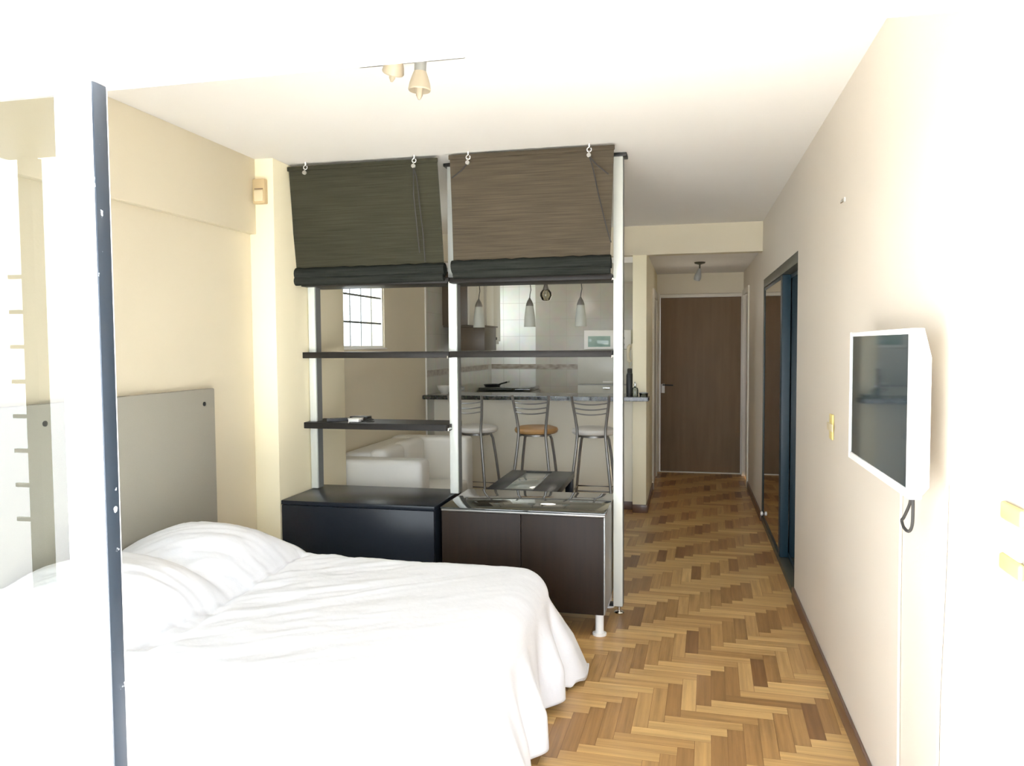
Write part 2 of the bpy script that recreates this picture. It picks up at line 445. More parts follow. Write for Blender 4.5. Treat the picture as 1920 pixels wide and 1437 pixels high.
# entrance wall, corridor wall, kitchen back wall
dx0, dx1, dz = -.325, .598, 2.035
mb = MB()
mb.box((-.355, YD, 0), (dx0 - .012, YD + .15, 2.45)); mb.box((dx0 - .012, YD, dz + .035), (dx1 + .012, YD + .15, 2.45)); mb.box((dx1 + .012, YD, 0), (XR + .12, YD + .15, 2.45))
struct(mb.build('wall_entrance', M['wall']), 'end wall around the entrance door')
d1 = thing('door_1', ((dx0 + dx1) / 2, YD, 0), 'brown wooden entrance door at the end of the corridor', 'door'); d1['kind'] = 'structure'; del d1['category']
box('door_leaf', (dx0 + .012, YD + .004, .012), (dx1 - .012, YD + .045, dz - .008), M['doorw'], d1, .003)
mb = MB(); f = .02
mb.box((dx0 - .012, YD - .012, 0), (dx0 + .010, YD + .10, dz + .035), .003); mb.box((dx1 - .010, YD - .012, 0), (dx1 + .010, YD + .10, dz + .035), .003); mb.box((dx0 + .01, YD - .012, dz - .006), (dx1 - .01, YD + .10, dz + .03), .003)
mb.build('door_frame', M['trim'], d1)
box('threshold', (dx0 + .012, YD - .01, 0), (dx1 - .012, YD + .09, .011), M['trim'], d1)
h = box('lock_plate', (-.300, YD - .006, .925), (-.262, YD + .004, 1.03), M['plastic'], d1, .004, 'white lock plate')
mb = MB(); mb.tube([(-.281, YD - .005, 1.02), (-.281, YD - .045, 1.02), (-.262, YD - .052, 1.02), (-.165, YD - .052, 1.018)], .008)
mb.build('door_handle', M['dark'], d1)
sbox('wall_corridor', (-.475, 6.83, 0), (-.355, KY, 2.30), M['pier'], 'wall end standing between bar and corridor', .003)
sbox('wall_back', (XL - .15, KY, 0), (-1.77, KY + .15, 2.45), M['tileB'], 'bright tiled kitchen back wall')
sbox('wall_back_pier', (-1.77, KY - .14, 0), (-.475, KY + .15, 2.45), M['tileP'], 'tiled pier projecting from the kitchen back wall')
mb = MB(); mb.box((XL + .004, 6.76, 1.205), (XL + .008, 8.98, 1.262)); mb.box((XL + .006, KY - .004, 1.205), (-1.775, KY, 1.262)); mb.box((-1.765, KY - .144, 1.205), (-1.19, KY - .14, 1.262))
struct(mb.build('trim_3', M['border']), 'brown leaf tile border on the kitchen walls')
sbox('wall_bar', (XL, 6.95, 0), (-.475, 7.07, 1.003), M['barw'], 'cream half wall under the bar counter')
# white side doors of the corridor
def sidedoor(name, x, y0, y1, s, label):
    d = thing(name, (x, (y0 + y1) / 2, 0), label, 'door'); d['kind'] = 'structure'; del d['category']
    a, b = sorted((x, x - s * .016))
    mb = MB()
    mb.box((a, y0 - .06, 0), (b, y0, 2.09), .003); mb.box((a, y1, 0), (b, y1 + .06, 2.09), .003); mb.box((a, y0, 2.03), (b, y1, 2.09), .003)
    mb.build('door_frame', M['trim'], d)
    a, b = sorted((x + s * .02, x + s * .05))
    box('door_leaf', (a, y0, .01), (b, y1, 2.03), M['white'], d)
    return d
sidedoor('door_2', XR, 8.27, 8.97, 1, 'white side door in the right wall of the corridor')
d3 = thing('door_3', (-.355, 8.4, 0), 'white door trim on the left side of the corridor', 'door'); d3['kind'] = 'structure'; del d3['category']
mb = MB(); mb.box((-.355, 7.94, 0), (-.335, 8.02, 2.06), .003); mb.box((-.355, 8.76, 0), (-.335, 8.84, 2.06), .003); mb.box((-.355, 8.02, 1.98), (-.335, 8.76, 2.06), .003)
mb.build('door_frame', M['trim'], d3)
box('door_leaf', (-.355, 8.02, .01), (-.347, 8.76, 1.98), M['white'], d3)

# window wall: lintel, head track, sliding glass leaf, balcony
mb = MB(); mb.box((XL - .15, 1.34, 2.125), (XR + .12, YW, CZ)); mb.box((XL - .15, 1.25, 0), (XL + .05, YW, 2.125)); mb.box((XR - .0, 1.25, 0), (XR + .12, 1.40, 2.125))
struct(mb.build('wall_window', M['out']), 'white lintel over the balcony opening')
sbox('trim_4', (XL + .05, 1.36, 2.051), (XR, 1.47, 2.125), M['out'], 'white head track of the balcony window', .003)
sbox('trim_5', (XL + .05, 1.36, 0), (XR, 1.47, .018), M['out'], 'white floor track of the balcony window', .003)
w3 = thing('window_3', (-1.7, 1.42, .02), 'white framed sliding glass leaf with a blue edge at the balcony opening', 'window'); w3['kind'] = 'structure'; del w3['category']
LX0, LX1, LY0, LY1 = -2.20, -1.2225, 1.40, 1.43
mb = MB(); mb.box((LX1 - .093, LY0, .02), (LX1, LY1, 2.049), .002); mb.box((LX0, LY0, .02), (LX0 + .08, LY1, 2.049), .002)
mb.box((LX0 + .08, LY0, .02), (LX1 - .093, LY1, .12), .002); mb.box((LX0 + .08, LY0, 2.034), (LX1 - .093, LY1, 2.049), .002)
mb.build('sash_frame', M['out'], w3)
mb = MB(); mb.box((LX1, LY0 + .001, .02), (LX1 + .004, LY1 + .010, 2.049), .0008)
mb.build('sash_edge', M['chip'], w3, 'dark blue edge with chipped white paint')
mb = MB(); mb.box((LX1 + .0005, LY1 + .010, .02), (LX1 + .0038, LY1 + .0125, 2.049)); mb.build('weather_strip', M['plastic'], w3)
MB().quad((LX0 + .08, 1.415, .12), (LX1 - .093, 1.415, .12), (LX1 - .093, 1.415, 2.034), (LX0 + .08, 1.415, 2.034)).build('glass_pane', M['pane'], w3)

sbox('floor_balcony', (-4.2, -1.25, -.12), (2.6, 1.36, -.02), M['balc'], 'pale tiled balcony floor')
sbox('ceiling_balcony', (-3.98, -1.05, 2.62), (2.6, 1.34, 2.76), M['rail'], 'underside of the balcony above')
sbox('wall_balcony_post', (-3.87, -1.08, -.02), (-3.775, -1.0, 2.62), M['rail'], 'slim post at the balcony edge')
mb = MB()
for z in (.45, .66, .87, 1.08, 1.29, 1.5, 1.71, 1.92): mb.box((-3.99, -1.04, z - .012), (-3.87, -1.02, z + .012))
struct(mb.build('trim_6', M['rail']), 'horizontal bars of the balcony side screen')

# ------------------------------------------------------------------ wardrobe
w = thing('sliding_wardrobe', (XR + .05, (WY0 + WY1) / 2, 0), 'built-in wardrobe with mirrored sliding doors in dark blue frames, set in the right wall', 'wardrobe')
box('top_rail', (XR - .003, WY0 + .002, 1.952), (XR + .112, WY1 - .002, 2.019), M['rail'], w)
box('bottom_track', (XR - .003, WY0 + .002, .0), (XR + .112, WY1 - .002, .040), M['rail'], w)
box('side_jamb', (XR - .003, WY1 - .03, .040), (XR + .112, WY1 - .002, 1.952), M['rail'], w)
def sdoor(y0, y1, x0, x1, sw):
    mb = MB()
    mb.box((x0, y0, .042), (x1, y0 + sw, 1.95), .004); mb.box((x0, y1 - sw * .35, .042), (x1, y1, 1.95), .004)
    mb.box((x0, y0 + sw, .042), (x1, y1 - sw * .35, .075), .002); mb.box((x0, y0 + sw, 1.925), (x1, y1 - sw * .35, 1.95), .002)
    d = mb.build('sliding_door', M['bluef'], w, 'sliding door in a dark blue frame')
    box('mirror_panel', (x0 + .003, y0 + sw, .075), (x1 - .008, y1 - sw * .35, 1.925), M['mirror'], d, 0)
    return d
sdoor(5.42, WY1 - .034, XR + .002, XR + .056, .10)
sdoor(WY0 + .004, 5.55, XR + .0565, XR + .105, .02)
s = thing('door_stop', (.585, 6.60, .09), 'small white round door stop by the foot of the wardrobe mirror', 'door stop')
MB().lathe([(.0, 0), (.016, 0), (.018, .006), (.018, .012), (.012, .016), (0, .017)], (.606, 6.58, .09), 16, Matrix.Rotation(-PI / 2, 3, 'Y')).build('rubber_disc', M['plastic'], s)
MB().tube([(.609, 6.58, .09), (.600, 6.58, .09)], .006).build('screw_base', M['chrome'], s)

# ------------------------------------------------------------------ shelf partition
PY0, PY1 = 4.20, 4.275
p = thing('shelf_partition', (-1.3, 4.22, 0), 'open shelf partition of pale aluminium posts and dark boards between bed and sitting area', 'shelf unit')
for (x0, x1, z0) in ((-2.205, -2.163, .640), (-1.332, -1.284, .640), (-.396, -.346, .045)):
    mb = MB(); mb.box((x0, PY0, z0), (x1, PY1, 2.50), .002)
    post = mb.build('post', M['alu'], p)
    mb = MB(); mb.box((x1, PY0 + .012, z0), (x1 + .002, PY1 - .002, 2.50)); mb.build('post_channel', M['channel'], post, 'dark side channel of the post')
    mb = MB(); mb.box((x0 - .02, PY0 - .01, 2.50), (x1 + .022, PY1 + .01, 2.518), .003); mb.build('top_plate', M['dark'], post, 'dark plate at the post top')
mb = MB(); mb.lathe([(.0, .001), (.026, .001), (.028, .006), (.022, .012), (.01, .014), (.01, .045), (0, .045)], (-.366, 4.225, 0), 20); mb.build('levelling_foot', M['chrome'], p)
box('foot_plate', (-.42, 4.21, .040), (-.345, 4.27, .05), M['dark'], p)
boards = [(-2.245, -1.312, 1.422, 1.457), (-1.308, -.400, 1.424, 1.459), (-2.245, -1.308, 1.842, 1.874), (-1.304, -.400, 1.840, 1.872)]
for (x0, x1, z0, z1) in boards: box('shelf_board', (x0, 4.135, z0), (x1, 4.40, z1), M['shelf'], p, .003)
# lowest board has a rounded front corner
pts = [(-2.25, 4.135)] + [(-1.318 - .03 + .03 * math.cos(a), 4.165 + .03 * math.sin(a)) for a in [(-PI / 2) + PI / 2 * i / 6 for i in range(7)]] + [(-1.318, 4.40), (-2.25, 4.40)]
MB().prism(pts, 1.007, 1.043, .002).build('shelf_board', M['shelf'], p)
for (x, z) in ((-1.318, 1.43), (-.398, 1.432), (-1.318, 1.022), (-.398, 1.846), (-1.31, 1.846)):
    mb = MB(); mb.tube([(x, 4.128, z - .012), (x, 4.128, z - .002), (x + .004, 4.17, z - .002)], .005, 8); mb.build('shelf_bracket', M['chrome'], p)

# things lying on the lowest board
t = thing('remote_control', (-2.03, 4.24, 1.043), 'black remote control lying on the lowest shelf board, at the left', 'remote control')
MB().extrude([(-2.105, 4.215, 1.044), (-1.99, 4.29, 1.044), (-1.975, 4.262, 1.044), (-2.09, 4.187, 1.044)], (0, 0, .016)).build('remote_body', M['dark'], t)
MB().extrude([(-2.085, 4.217, 1.060), (-2.0, 4.272, 1.060), (-1.995, 4.262, 1.060), (-2.08, 4.207, 1.060)], (0, 0, .002)).build('button_pad', M['cord'], t)
t = thing('wallet', (-1.935, 4.30, 1.043), 'black folded wallet lying behind the white card box on the lowest shelf board', 'wallet')
box('wallet_flap', (-2.0, 4.305, 1.0565), (-1.885, 4.375, 1.066), M['dark'], t, .003); box('wallet_body', (-1.998, 4.305, 1.044), (-1.885, 4.378, 1.056), M['cord'], t, .003)
t = thing('card_box', (-1.925, 4.23, 1.043), 'small white card box on the lowest shelf board', 'box')
box('box_body', (-1.955, 4.19, 1.044), (-1.89, 4.26, 1.059), M['plastic'], t, .002); box('box_lid', (-1.957, 4.188, 1.059), (-1.888, 4.262, 1.065), M['bowl'], t, .002)
MB().tube([(-1.885, 4.225, 1.048), (-1.86, 4.21, 1.048), (-1.83, 4.22, 1.05), (-1.82, 4.25, 1.055), (-1.84, 4.262, 1.058), (-1.86, 4.24, 1.052), (-1.845, 4.20, 1.048), (-1.80, 4.215, 1.048)], .0035, 8).build('cable', M['cord'])
tag(bpy.data.objects['cable'], 'short dark cable curled on the lowest shelf board beside the white card box', 'cable')

# ------------------------------------------------------------------ low cabinets
c = thing('black_cabinet', (-1.745, 4.09, 0), 'low black lacquered cabinet against the pier, under the left shelf bay', 'cabinet')
box('carcass', (-2.200, 3.862, .10), (-1.312, 4.34, .612), M['blackcab'], c, .003)
box('cabinet_top', (-2.204, 3.842, .613), (-1.308, 4.345, .637), M['blackcab'], c, .003)
box('door', (-2.200, 3.842, .10), (-1.312, 3.861, .611), M['blackcab'], c, .002)
for x, y in ((-2.15, 3.90), (-1.36, 3.90), (-2.15, 4.29), (-1.36, 4.29)):
    MB().lathe([(0, 0), (.03, 0), (.03, .008), (.02, .012), (.02, .099), (0, .099)], (x, y, 0), 16).build('leg', M['alu'], c)
c = thing('wenge_cabinet', (-.838, 4.1, 0), 'low dark brown two-door cabinet with black glass top and white round legs', 'cabinet')
box('carcass', (-1.268, 3.862, .115), (-.412, 4.365, .617), M['wenge'], c, .002)
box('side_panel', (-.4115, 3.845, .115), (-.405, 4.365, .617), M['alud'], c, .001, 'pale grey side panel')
box('frame_strip', (-1.270, 3.842, .618), (-.404, 4.368, .628), M['stoolm'], c, .001, 'thin metal strip under the glass top')
box('glass_top', (-1.272, 3.838, .629), (-.402, 4.37, .638), M['blackglass'], c, .001, 'black glass top')
for x0, x1 in ((-1.268, -.841), (-.838, -.412)): box('door', (x0, 3.842, .115), (x1, 3.861, .616), M['wenge'], c, .002)
for x, y in ((-.437, 3.885), (-1.235, 3.885), (-.437, 4.325), (-1.235, 4.325)):
    MB().lathe([(0, 0), (.036, 0), (.036, .010), (.024, .014), (.0215, .022), (.0215, .114), (0, .114)], (x, y, 0), 24).build('leg', M['plastic'], c)

# ------------------------------------------------------------------ bamboo blinds
def blind(tl, tr, bl, br, mat, label, hooks, cords):
    b = thing('bamboo_blind', ((tl[0] + tr[0]) / 2, 4.05, bl[2]), label, 'blind', 'bamboo blinds over the shelves')
    tl, tr, bl, br = map(Vector, (tl, tr, bl, br))
    def fn(u, v):
        a = tl.lerp(tr, u); d = bl.lerp(br, u); q = a.lerp(d, v)
        q.y += .004 * math.sin(u * 9) * v + .006 * math.sin(v * PI); return q
    mb = MB(); mb.grid(fn, 24, 40)
    sh = mb.build('slat_sheet', mat, b)
    rl = Vector((bl.x - .006, bl.y, bl.z - .022)); rr = Vector((br.x + .006, br.y, br.z - .022))
    mb = MB(); n = 26
    mb.tube([rl.lerp(rr, i / n) + Vector((0, 0, .0015 * math.sin(i * 1.7))) for i in range(n + 1)], [.036 + .0018 * math.sin(i * 2.3) for i in range(n + 1)], 18)
    mb.tube([Vector((rl.x + .012, rl.y - .012, rl.z - .040)), Vector((rr.x - .004, rr.y - .012, rr.z - .040))], .026, 14)
    mb.build('rolled_bottom', M['roll'], b, 'dark rolled-up lower part of the blind')
    mb = MB(); a = tl + Vector((-.004, -.006, -.012)); d = tr + Vector((.004, -.006, -.012))
    mb.box((a.x, a.y - .006, min(a.z, d.z) - .006), (d.x, a.y + .005, max(a.z, d.z) + .012), .003); mb.build('head_batten', mat, b)
    for (x, y) in hooks:
        z = CZ
        mb = MB(); mb.tube([(x, y, z - .001), (x, y, z - .02)], .004, 8)
        mb.tube([(x + .011 * math.cos(k * PI / 8), y, z - .031 + .011 * math.sin(k * PI / 8)) for k in range(4, 19)], .003, 8)
        hk = mb.build('ceiling_hook', M['plastic'], b)
        mb = MB(); mb.lathe([(0, -.005), (.011, -.005), (.008, 0), (.011, .005), (0, .005)], (x, y - .014, z - .062), 14, Matrix.Rotation(PI / 2, 3, 'X')); mb.tube([(x, y - .008, z - .038), (x, y - .014, z - .062)], .003, 6)
        mb.build('pulley', M['metal'], hk)
    for pts in cords:
        MB().tube(pts, .0035, 6).build('pull_cord', M['cord'], b)
    return b
y0, y1 = 3.985, 4.085
blind((-2.195, y0, 2.492), (-1.318, y0, 2.498), (-2.222, y1, 1.93), (-1.318, y1, 1.935), M['blindL'], 'olive brown bamboo blind, half rolled up, next to the pale yellow pier',
      [(-2.086, 3.975), (-1.445, 3.975)],
      [[(-1.445, 3.962, 2.455), (-1.43, 3.97, 2.40), (-1.425, 4.0, 2.25), (-1.418, 4.03, 2.1), (-1.41, 4.035, 1.95)], [(-1.445, 3.962, 2.455), (-1.451, 3.975, 2.3), (-1.436, 4.02, 2.0)]])
blind((-1.248, y0, 2.500), (-.372, y0, 2.506), (-1.264, y1, 1.945), (-.402, y1, 1.95), M['blindR'], 'reddish brown bamboo blind, half rolled up, beside the corridor',
      [(-1.142, 3.975), (-.498, 3.975)],
      [[(-.498, 3.962, 2.455), (-.48, 3.97, 2.40), (-.45, 4.0, 2.25), (-.415, 4.02, 2.1), (-.392, 4.03, 2.02)], [(-.498, 3.962, 2.455), (-.46, 3.975, 2.41), (-.40, 3.98, 2.36)],
       [(-1.142, 3.962, 2.455), (-1.18, 3.972, 2.42), (-1.235, 3.976, 2.385)]])

# ------------------------------------------------------------------ bed
BX0, BX1, BY0, BY1, BZ = -2.305, -.59, 1.95, 3.30, .515
b = thing('bed', ((BX0 + BX1) / 2, (BY0 + BY1) / 2, 0), 'double bed under a white duvet, head against the left wall', 'bed')
box('bed_base', (BX0, BY0 + .08, .13), (BX1 - .08, BY1 - .08, .28), M['wenge'], b, .01)
MB().box((BX0, BY0 + .06, .281), (BX1 - .06, BY1 - .06, .455), .05, 3).build('mattress', M['matt'], b)
for x in (BX0 + .1, BX1 - .15):
    for y in (BY0 + .1, BY1 - .12): MB().lathe([(0, 0), (.03, 0), (.035, .129), (0, .129)], (x, y, 0), 16).build('leg', M['dark'], b)
def ridged(x, y, z): return 1 - abs(noise.noise(Vector((x, y, z)))) * 2
r0, drop = .11, .43
Lx, Ly = BX1 - BX0, BY1 - BY0
def duv(u, v):
    s = u * (Lx + drop); t = -drop + v * (Ly + 2 * drop)
    ox = max(0, s - (Lx - r0)); oy = max(0, t - (Ly - r0)) if t > Ly / 2 else -max(0, r0 - t)
    bx = min(s, Lx - r0); by = min(max(t, r0), Ly - r0)
    d = math.hypot(ox, oy); dl = d
    if d > 0: d = max(abs(ox), abs(oy)) * (1 + .18 * abs(ox * oy) * 2 / (dl * dl))
    x = BX0 + bx; y = BY0 + by; z = BZ
    # pillows under the head end
    ph = .0
    for (cy, w_) in ((BY0 + .36, .34), (BY1 - .42, .36)):
        e = max(0, 1 - ((by - (cy - BY0)) / w_) ** 2); g = max(0, 1 - ((s - .24) / .33) ** 2)
        ph = max(ph, .215 * (e ** .55) * (g ** .6) if e > 0 and g > 0 else 0)
    fade = 1. if d == 0 else max(0, 1 - d / .2)
    z += ph * fade
    if d > 0:
        dx, dy = ox / dl, oy / dl
        q = min(d / r0, PI / 2)
        hor = r0 * math.sin(q); ver = r0 * (1 - math.cos(q))
        rest = max(0, d - r0 * PI / 2)
        corner = abs(dx * dy) * 2
        fl = .07 + .36 * corner + .06 * math.sin((y * 2.2 + x * 3) * 2.6)
        a = math.atan2(dy, dx)
        hor += rest * fl; ver += rest * math.sqrt(max(.2, 1 - fl * fl))
        per = (y if abs(dx) > abs(dy) else x) + a * .25
        fold = .036 + .028 * math.sin(per * 17.) + .018 * math.sin(per * 31 + 1.3)
        hor += fold * min(1, rest / .25)
        x += dx * hor; y += dy * hor; z -= ver
    # wrinkles
    cx, cy = x * .8 + y * .6, -x * .6 + y * .8
    wr = .012 * (ridged(cx * 1.8, cy * 7.5, 1.) - .6) + .008 * (ridged(cx * 4.5, cy * 19, 5.) - .6) + .003 * (ridged(cx * 9, cy * 40, 8.) - .6) + .02 * noise.noise(Vector((x * 1.6, y * 1.6, 3.)))
    k = max(.22, min(1., (-.7 - x) / 1.1))
    z += wr * k
    # seam valley between pillows and the rest
    z -= .03 * math.exp(-((s - .58 - .05 * math.sin(t * 5)) / .035) ** 2) * (1 if d == 0 else 0) * .6
    if d == 0: z = max(z, .482)
    return Vector((x, y, max(z, .018 + .006 * math.sin(x * 40 + y * 37))))
mb = MB(); mb.grid(duv, 190, 170)
dv = mb.build('duvet', M['duvet'], None, ang=3.)
tag(dv, 'crumpled white duvet spread over the bed and hanging down its sides', 'duvet')
sm = dv.modifiers.new('thickness', 'SOLIDIFY'); sm.thickness = .012; sm.offset = 1

hb = thing('headboard', (-2.33, 2.69, 0), 'grey beige upholstered headboard panel bolted to the left wall', 'headboard')
box('panel', (XL + .0145, 1.97, .004), (XL + .044, 3.42, 1.285), M['head'], hb, .006)
for y in (2.06, 3.331): MB().lathe([(0, 0), (.011, 0), (.011, .003), (.006, .005), (0, .005)], (XL + .0445, y, 1.212), 14, Matrix.Rotation(PI / 2, 3, 'Y')).build('bolt', M['dark'], hb)
MB().lathe([(0, 0), (.011, 0), (.011, .003), (.006, .005), (0, .005)], (XL + .0445, 2.37, 1.212), 14, Matrix.Rotation(PI / 2, 3, 'Y')).build('bolt', M['dark'], hb)

# ------------------------------------------------------------------ sofa, coffee table
s = thing('sofa', (-2.03, 5.3, 0), 'boxy white leather two-seat sofa against the left wall behind the shelves', 'sofa')
SX0, SX1, SY0, SY1 = -2.335, -1.69, 4.72, 5.96
MB().box((SX0, SY0 + .01, .08), (SX1 - .03, SY1 - .01, .30), .02).build('sofa_base', M['leather'], s)
MB().box((SX0, SY0, .08), (SX1 - .005, SY0 + .19, .735), .035, 4).build('armrest', M['leather'], s)
MB().box((SX0, SY1 - .19, .08), (SX1, SY1, .765), .035, 4).build('armrest', M['leather'], s)
MB().box((SX0, SY0 + .191, .30), (SX0 + .20, SY1 - .191, .755), .03, 3).build('backrest', M['leather'], s)
ym = (SY0 + SY1) / 2
for a, d in ((SY0 + .192, ym - .001), (ym + .001, SY1 - .192)):
    sc = MB().box((SX0 + .2, a, .301), (SX1 + .01, d, .44), .03, 3).build('seat_cushion', M['leather'], s)
    MB().box((SX0 + .175, a + .01, .44), (SX0 + .31, d - .01, .775), .055, 4).build('back_cushion', M['leather'], s)
for x in (SX0 + .06, SX1 - .08):
    for y in (SY0 + .06, SY1 - .06): MB().lathe([(0, 0), (.02, 0), (.024, .079), (0, .079)], (x, y, 0), 14).build('leg', M['metal'], s)

t = thing('coffee_table', (-1.11, 5.5, 0), 'black coffee table with a pale glass strip down the middle of its top', 'coffee table')
TX0, TX1, TY0, TY1, TZ = -1.36, -.86, 5.08, 5.92, .50
for x0, x1 in ((TX0, TX0 + .125), (TX1 - .17, TX1)): box('top_board', (x0, TY0, TZ - .045), (x1, TY1, TZ), M['blackcab'], t, .004)
for y0_, y1_ in ((TY0, TY0 + .06), (TY1 - .06, TY1)): box('cross_rail', (TX0 + .126, y0_, TZ - .045), (TX1 - .171, y1_, TZ - .001), M['blackcab'], t, .002)
box('glass_strip', (TX0 + .127, TY0 + .061, TZ - .012), (TX1 - .172, TY1 - .061, TZ - .002), M['tableg'], t, .001, 'pale glass strip in the table top')
box('lower_shelf', (TX0 + .03, TY0 + .06, .14), (TX1 - .03, TY1 - .06, .16), M['blackcab'], t, .003)
for x in (TX0 + .005, TX1 - .065):
    for y in (TY0 + .005, TY1 - .065): box('leg', (x, y, 0), (x + .06, y + .06, TZ - .046), M['blackcab'], t, .004)

# ------------------------------------------------------------------ bar stools
def make_stool(loc, label, seatmat):
    r = thing('bar_stool', loc, label, 'bar stool', 'bar stools at the counter')
    X, Y = loc[0], loc[1]
    P = lambda x, y, z: (X + x, Y + y, z)
    MB().lathe([(0, .755), (.16, .755), (.178, .765), (.184, .782), (.176, .800), (.14, .812), (.07, .816), (0, .817)], P(0, 0, 0), 32).build('seat', seatmat, r)
    MB().lathe([(.11, .735), (.125, .735), (.125, .752), (.11, .752), (.11, .735)], P(0, 0, 0), 28).build('seat_ring', M['stoolm'], r)
    for s_ in (-1, 1):
        pts = [(s_ * .150, -.25, 1.085), (s_ * .143, -.225, 1.02), (s_ * .128, -.195, .92), (s_ * .115, -.182, .82), (s_ * .113, -.18, .76), (s_ * .122, -.184, .66), (s_ * .14, -.20, .5), (s_ * .172, -.228, .2), (s_ * .19, -.242, .012)]
        MB().tube([P(*q) for q in pts], .0115, 12).build('back_leg', M['stoolm'], r)
        pts = [(s_ * .10, .07, .738), (s_ * .115, .085, .70), (s_ * .135, .10, .55), (s_ * .165, .13, .25), (s_ * .185, .15, .012)]
        MB().tube([P(*q) for q in pts], .0115, 12).build('front_leg', M['stoolm'], r)
        MB().tube([P(s_ * .113, -.18, .745), P(s_ * .10, .07, .742)], .008, 8).build('seat_rail', M['stoolm'], r)
        for q in ((s_ * .19, -.242), (s_ * .185, .15)):
            MB().lathe([(0, 0), (.014, 0), (.015, .014), (0, .014)], P(q[0], q[1], 0), 12).build('foot_cap', M['dark'], r)
    for z, w_ in ((1.030, .141), (.988, .136), (.948, .130)):
        yb = -.225 + (1.03 - z) * .22
        MB().tube([P(w_ * k / 8, yb - .028 * (1 - (k / 8) ** 2), z - .014 * (1 - (k / 8) ** 2)) for k in range(-8, 9)], .0055, 8).build('back_rung', M['stoolm'], r)
    zf = .30
    fr = MB().tube([P(-.16, -.216, zf), P(.16, -.216, zf), P(.158, .125, zf), P(-.158, .125, zf)], .007, 8, closed=True).build('footrest', M['stoolm'], r)
    MB().tube([P(-.17, .148, .25), P(.17, .148, .25)], .0065, 8).build('stretcher', M['stoolm'], r)
    return r
G = 'bar stools at the counter'
st = make_stool((-1.238, 6.30, 0), 'bar stool with an orange round seat, behind the coffee table', M['seato'])
def seat_white(o):
    for ch in o.children:
        if ch.name.split('.')[0] == 'seat':
            ch.data = ch.data.copy(); ch.data.materials[0] = M['seatw']
s2 = copy_tree(st); s2.location = (-.752, 6.29, 0); s2['label'] = 'white seat bar stool nearest the corridor'; seat_white(s2)
s3 = copy_tree(st); s3.location = (-1.755, 6.29, 0); s3.rotation_euler = (0, 0, math.radians(-7)); s3['label'] = 'white seat bar stool partly behind the sofa and the middle post'; seat_white(s3)

# ------------------------------------------------------------------ bar counter and what stands on it
mb = MB(); mb.prism([(XL + .002, 6.62), (-.335, 6.62), (-.325, 6.63), (-.325, 6.812), (-.480, 6.812), (-.480, 7.10), (XL + .014, 7.10), (XL + .014, 6.72), (XL + .002, 6.72)], 1.004, 1.042, .004)
tag(mb.build('bar_counter', M['granite']), 'dark speckled granite bar counter on the cream half wall', 'counter')
bw = thing('bowl', (-2.235, 6.90, 1.042), 'white bowl on the bar counter near the left wall', 'bowl')
MB().lathe([(0, .002), (.03, .002), (.034, .008), (.055, .03), (.068, .062), (.07, .075), (.066, .075), (.05, .032), (.02, .012), (0, .011)], (-2.235, 6.90, 1.041), 24).build('bowl_body', M['bowl'], bw)
MB().lathe([(.032, 0), (.035, 0), (.035, .004), (.032, .004), (.032, 0)], (-2.235, 6.90, 1.042), 24).build('foot_ring', M['bowl'], bw)
cp = thing('cup', (-2.31, 6.90, 1.042), 'grey cup beside the white bowl on the bar counter', 'cup')
cp.location = (-2.13, 7.0, 1.042)
MB().lathe([(0, 0), (.026, 0), (.032, .05), (.034, .07), (.031, .07), (.028, .05), (.022, .006), (0, .006)], (-2.13, 7.0, 1.0425), 20).build('cup_body', M['alud'], cp)
MB().tube([(-2.13 + .031, 7.0, 1.10), (-2.13 + .055, 7.0, 1.095), (-2.13 + .055, 7.0, 1.07), (-2.13 + .029, 7.0, 1.062)], .005, 8).build('handle', M['alud'], cp)
fl = thing('flask', (-.512, 7.0, 1.042), 'tall black flask on the counter against the wall end', 'flask')
MB().lathe([(0, 0), (.030, 0), (.031, .01), (.031, .17), (.024, .19), (0, .19)], (-.512, 6.985, 1.0425), 20).build('flask_body', M['dark'], fl)
MB().lathe([(.0, 0), (.022, 0), (.022, .035), (.018, .042), (0, .042)], (-.512, 6.985, 1.233), 20).build('flask_cap', M['cord'], fl)
sb = thing('soap_bottle', (-.445, 6.72, 1.042), 'clear bottle with a pump top at the end of the bar counter', 'bottle')
MB().lathe([(0, 0), (.026, 0), (.028, .01), (.028, .055), (.022, .072), (.010, .08), (.010, .09), (0, .09)], (-.447, 6.73, 1.0425), 20).build('bottle_body', M['bottle'], sb)
mb = MB(); mb.lathe([(0, 0), (.012, 0), (.012, .014), (.004, .018), (.004, .036), (0, .036)], (-.447, 6.73, 1.1335), 14); mb.tube([(-.447, 6.73, 1.168), (-.447, 6.70, 1.166), (-.447, 6.69, 1.16)], .0045, 8); mb.build('pump', M['chrome'], sb)
tr = thing('ashtray', (-.37, 6.70, 1.042), 'small glass ashtray at the tip of the bar counter', 'ashtray')
MB().lathe([(0, 0), (.034, 0), (.040, .028), (.034, .028), (.026, .01), (0, .009)], (-.372, 6.71, 1.0425), 20).build('tray_dish', M['bottle'], tr)
MB().lathe([(.034, .0285), (.040, .0285), (.040, .033), (.034, .033), (.034, .0285)], (-.372, 6.71, 1.0425), 20).build('tray_rim', M['alud'], tr)
ph = thing('wall_telephone', (-.49, 7.2, 1.36), 'beige wall telephone on the kitchen side of the wall end', 'telephone')
MB().box((-.505, 7.08, 1.33), (-.476, 7.17, 1.50), .008).build('phone_body', M['phone'], ph)
mb = MB(); mb.tube([(-.512, 7.10, 1.33), (-.53, 7.10, 1.345), (-.537, 7.10, 1.40), (-.53, 7.10, 1.465), (-.512, 7.10, 1.485)], [.016, .018, .012, .018, .016], 12); mb.build('handset', M['phone'], ph)
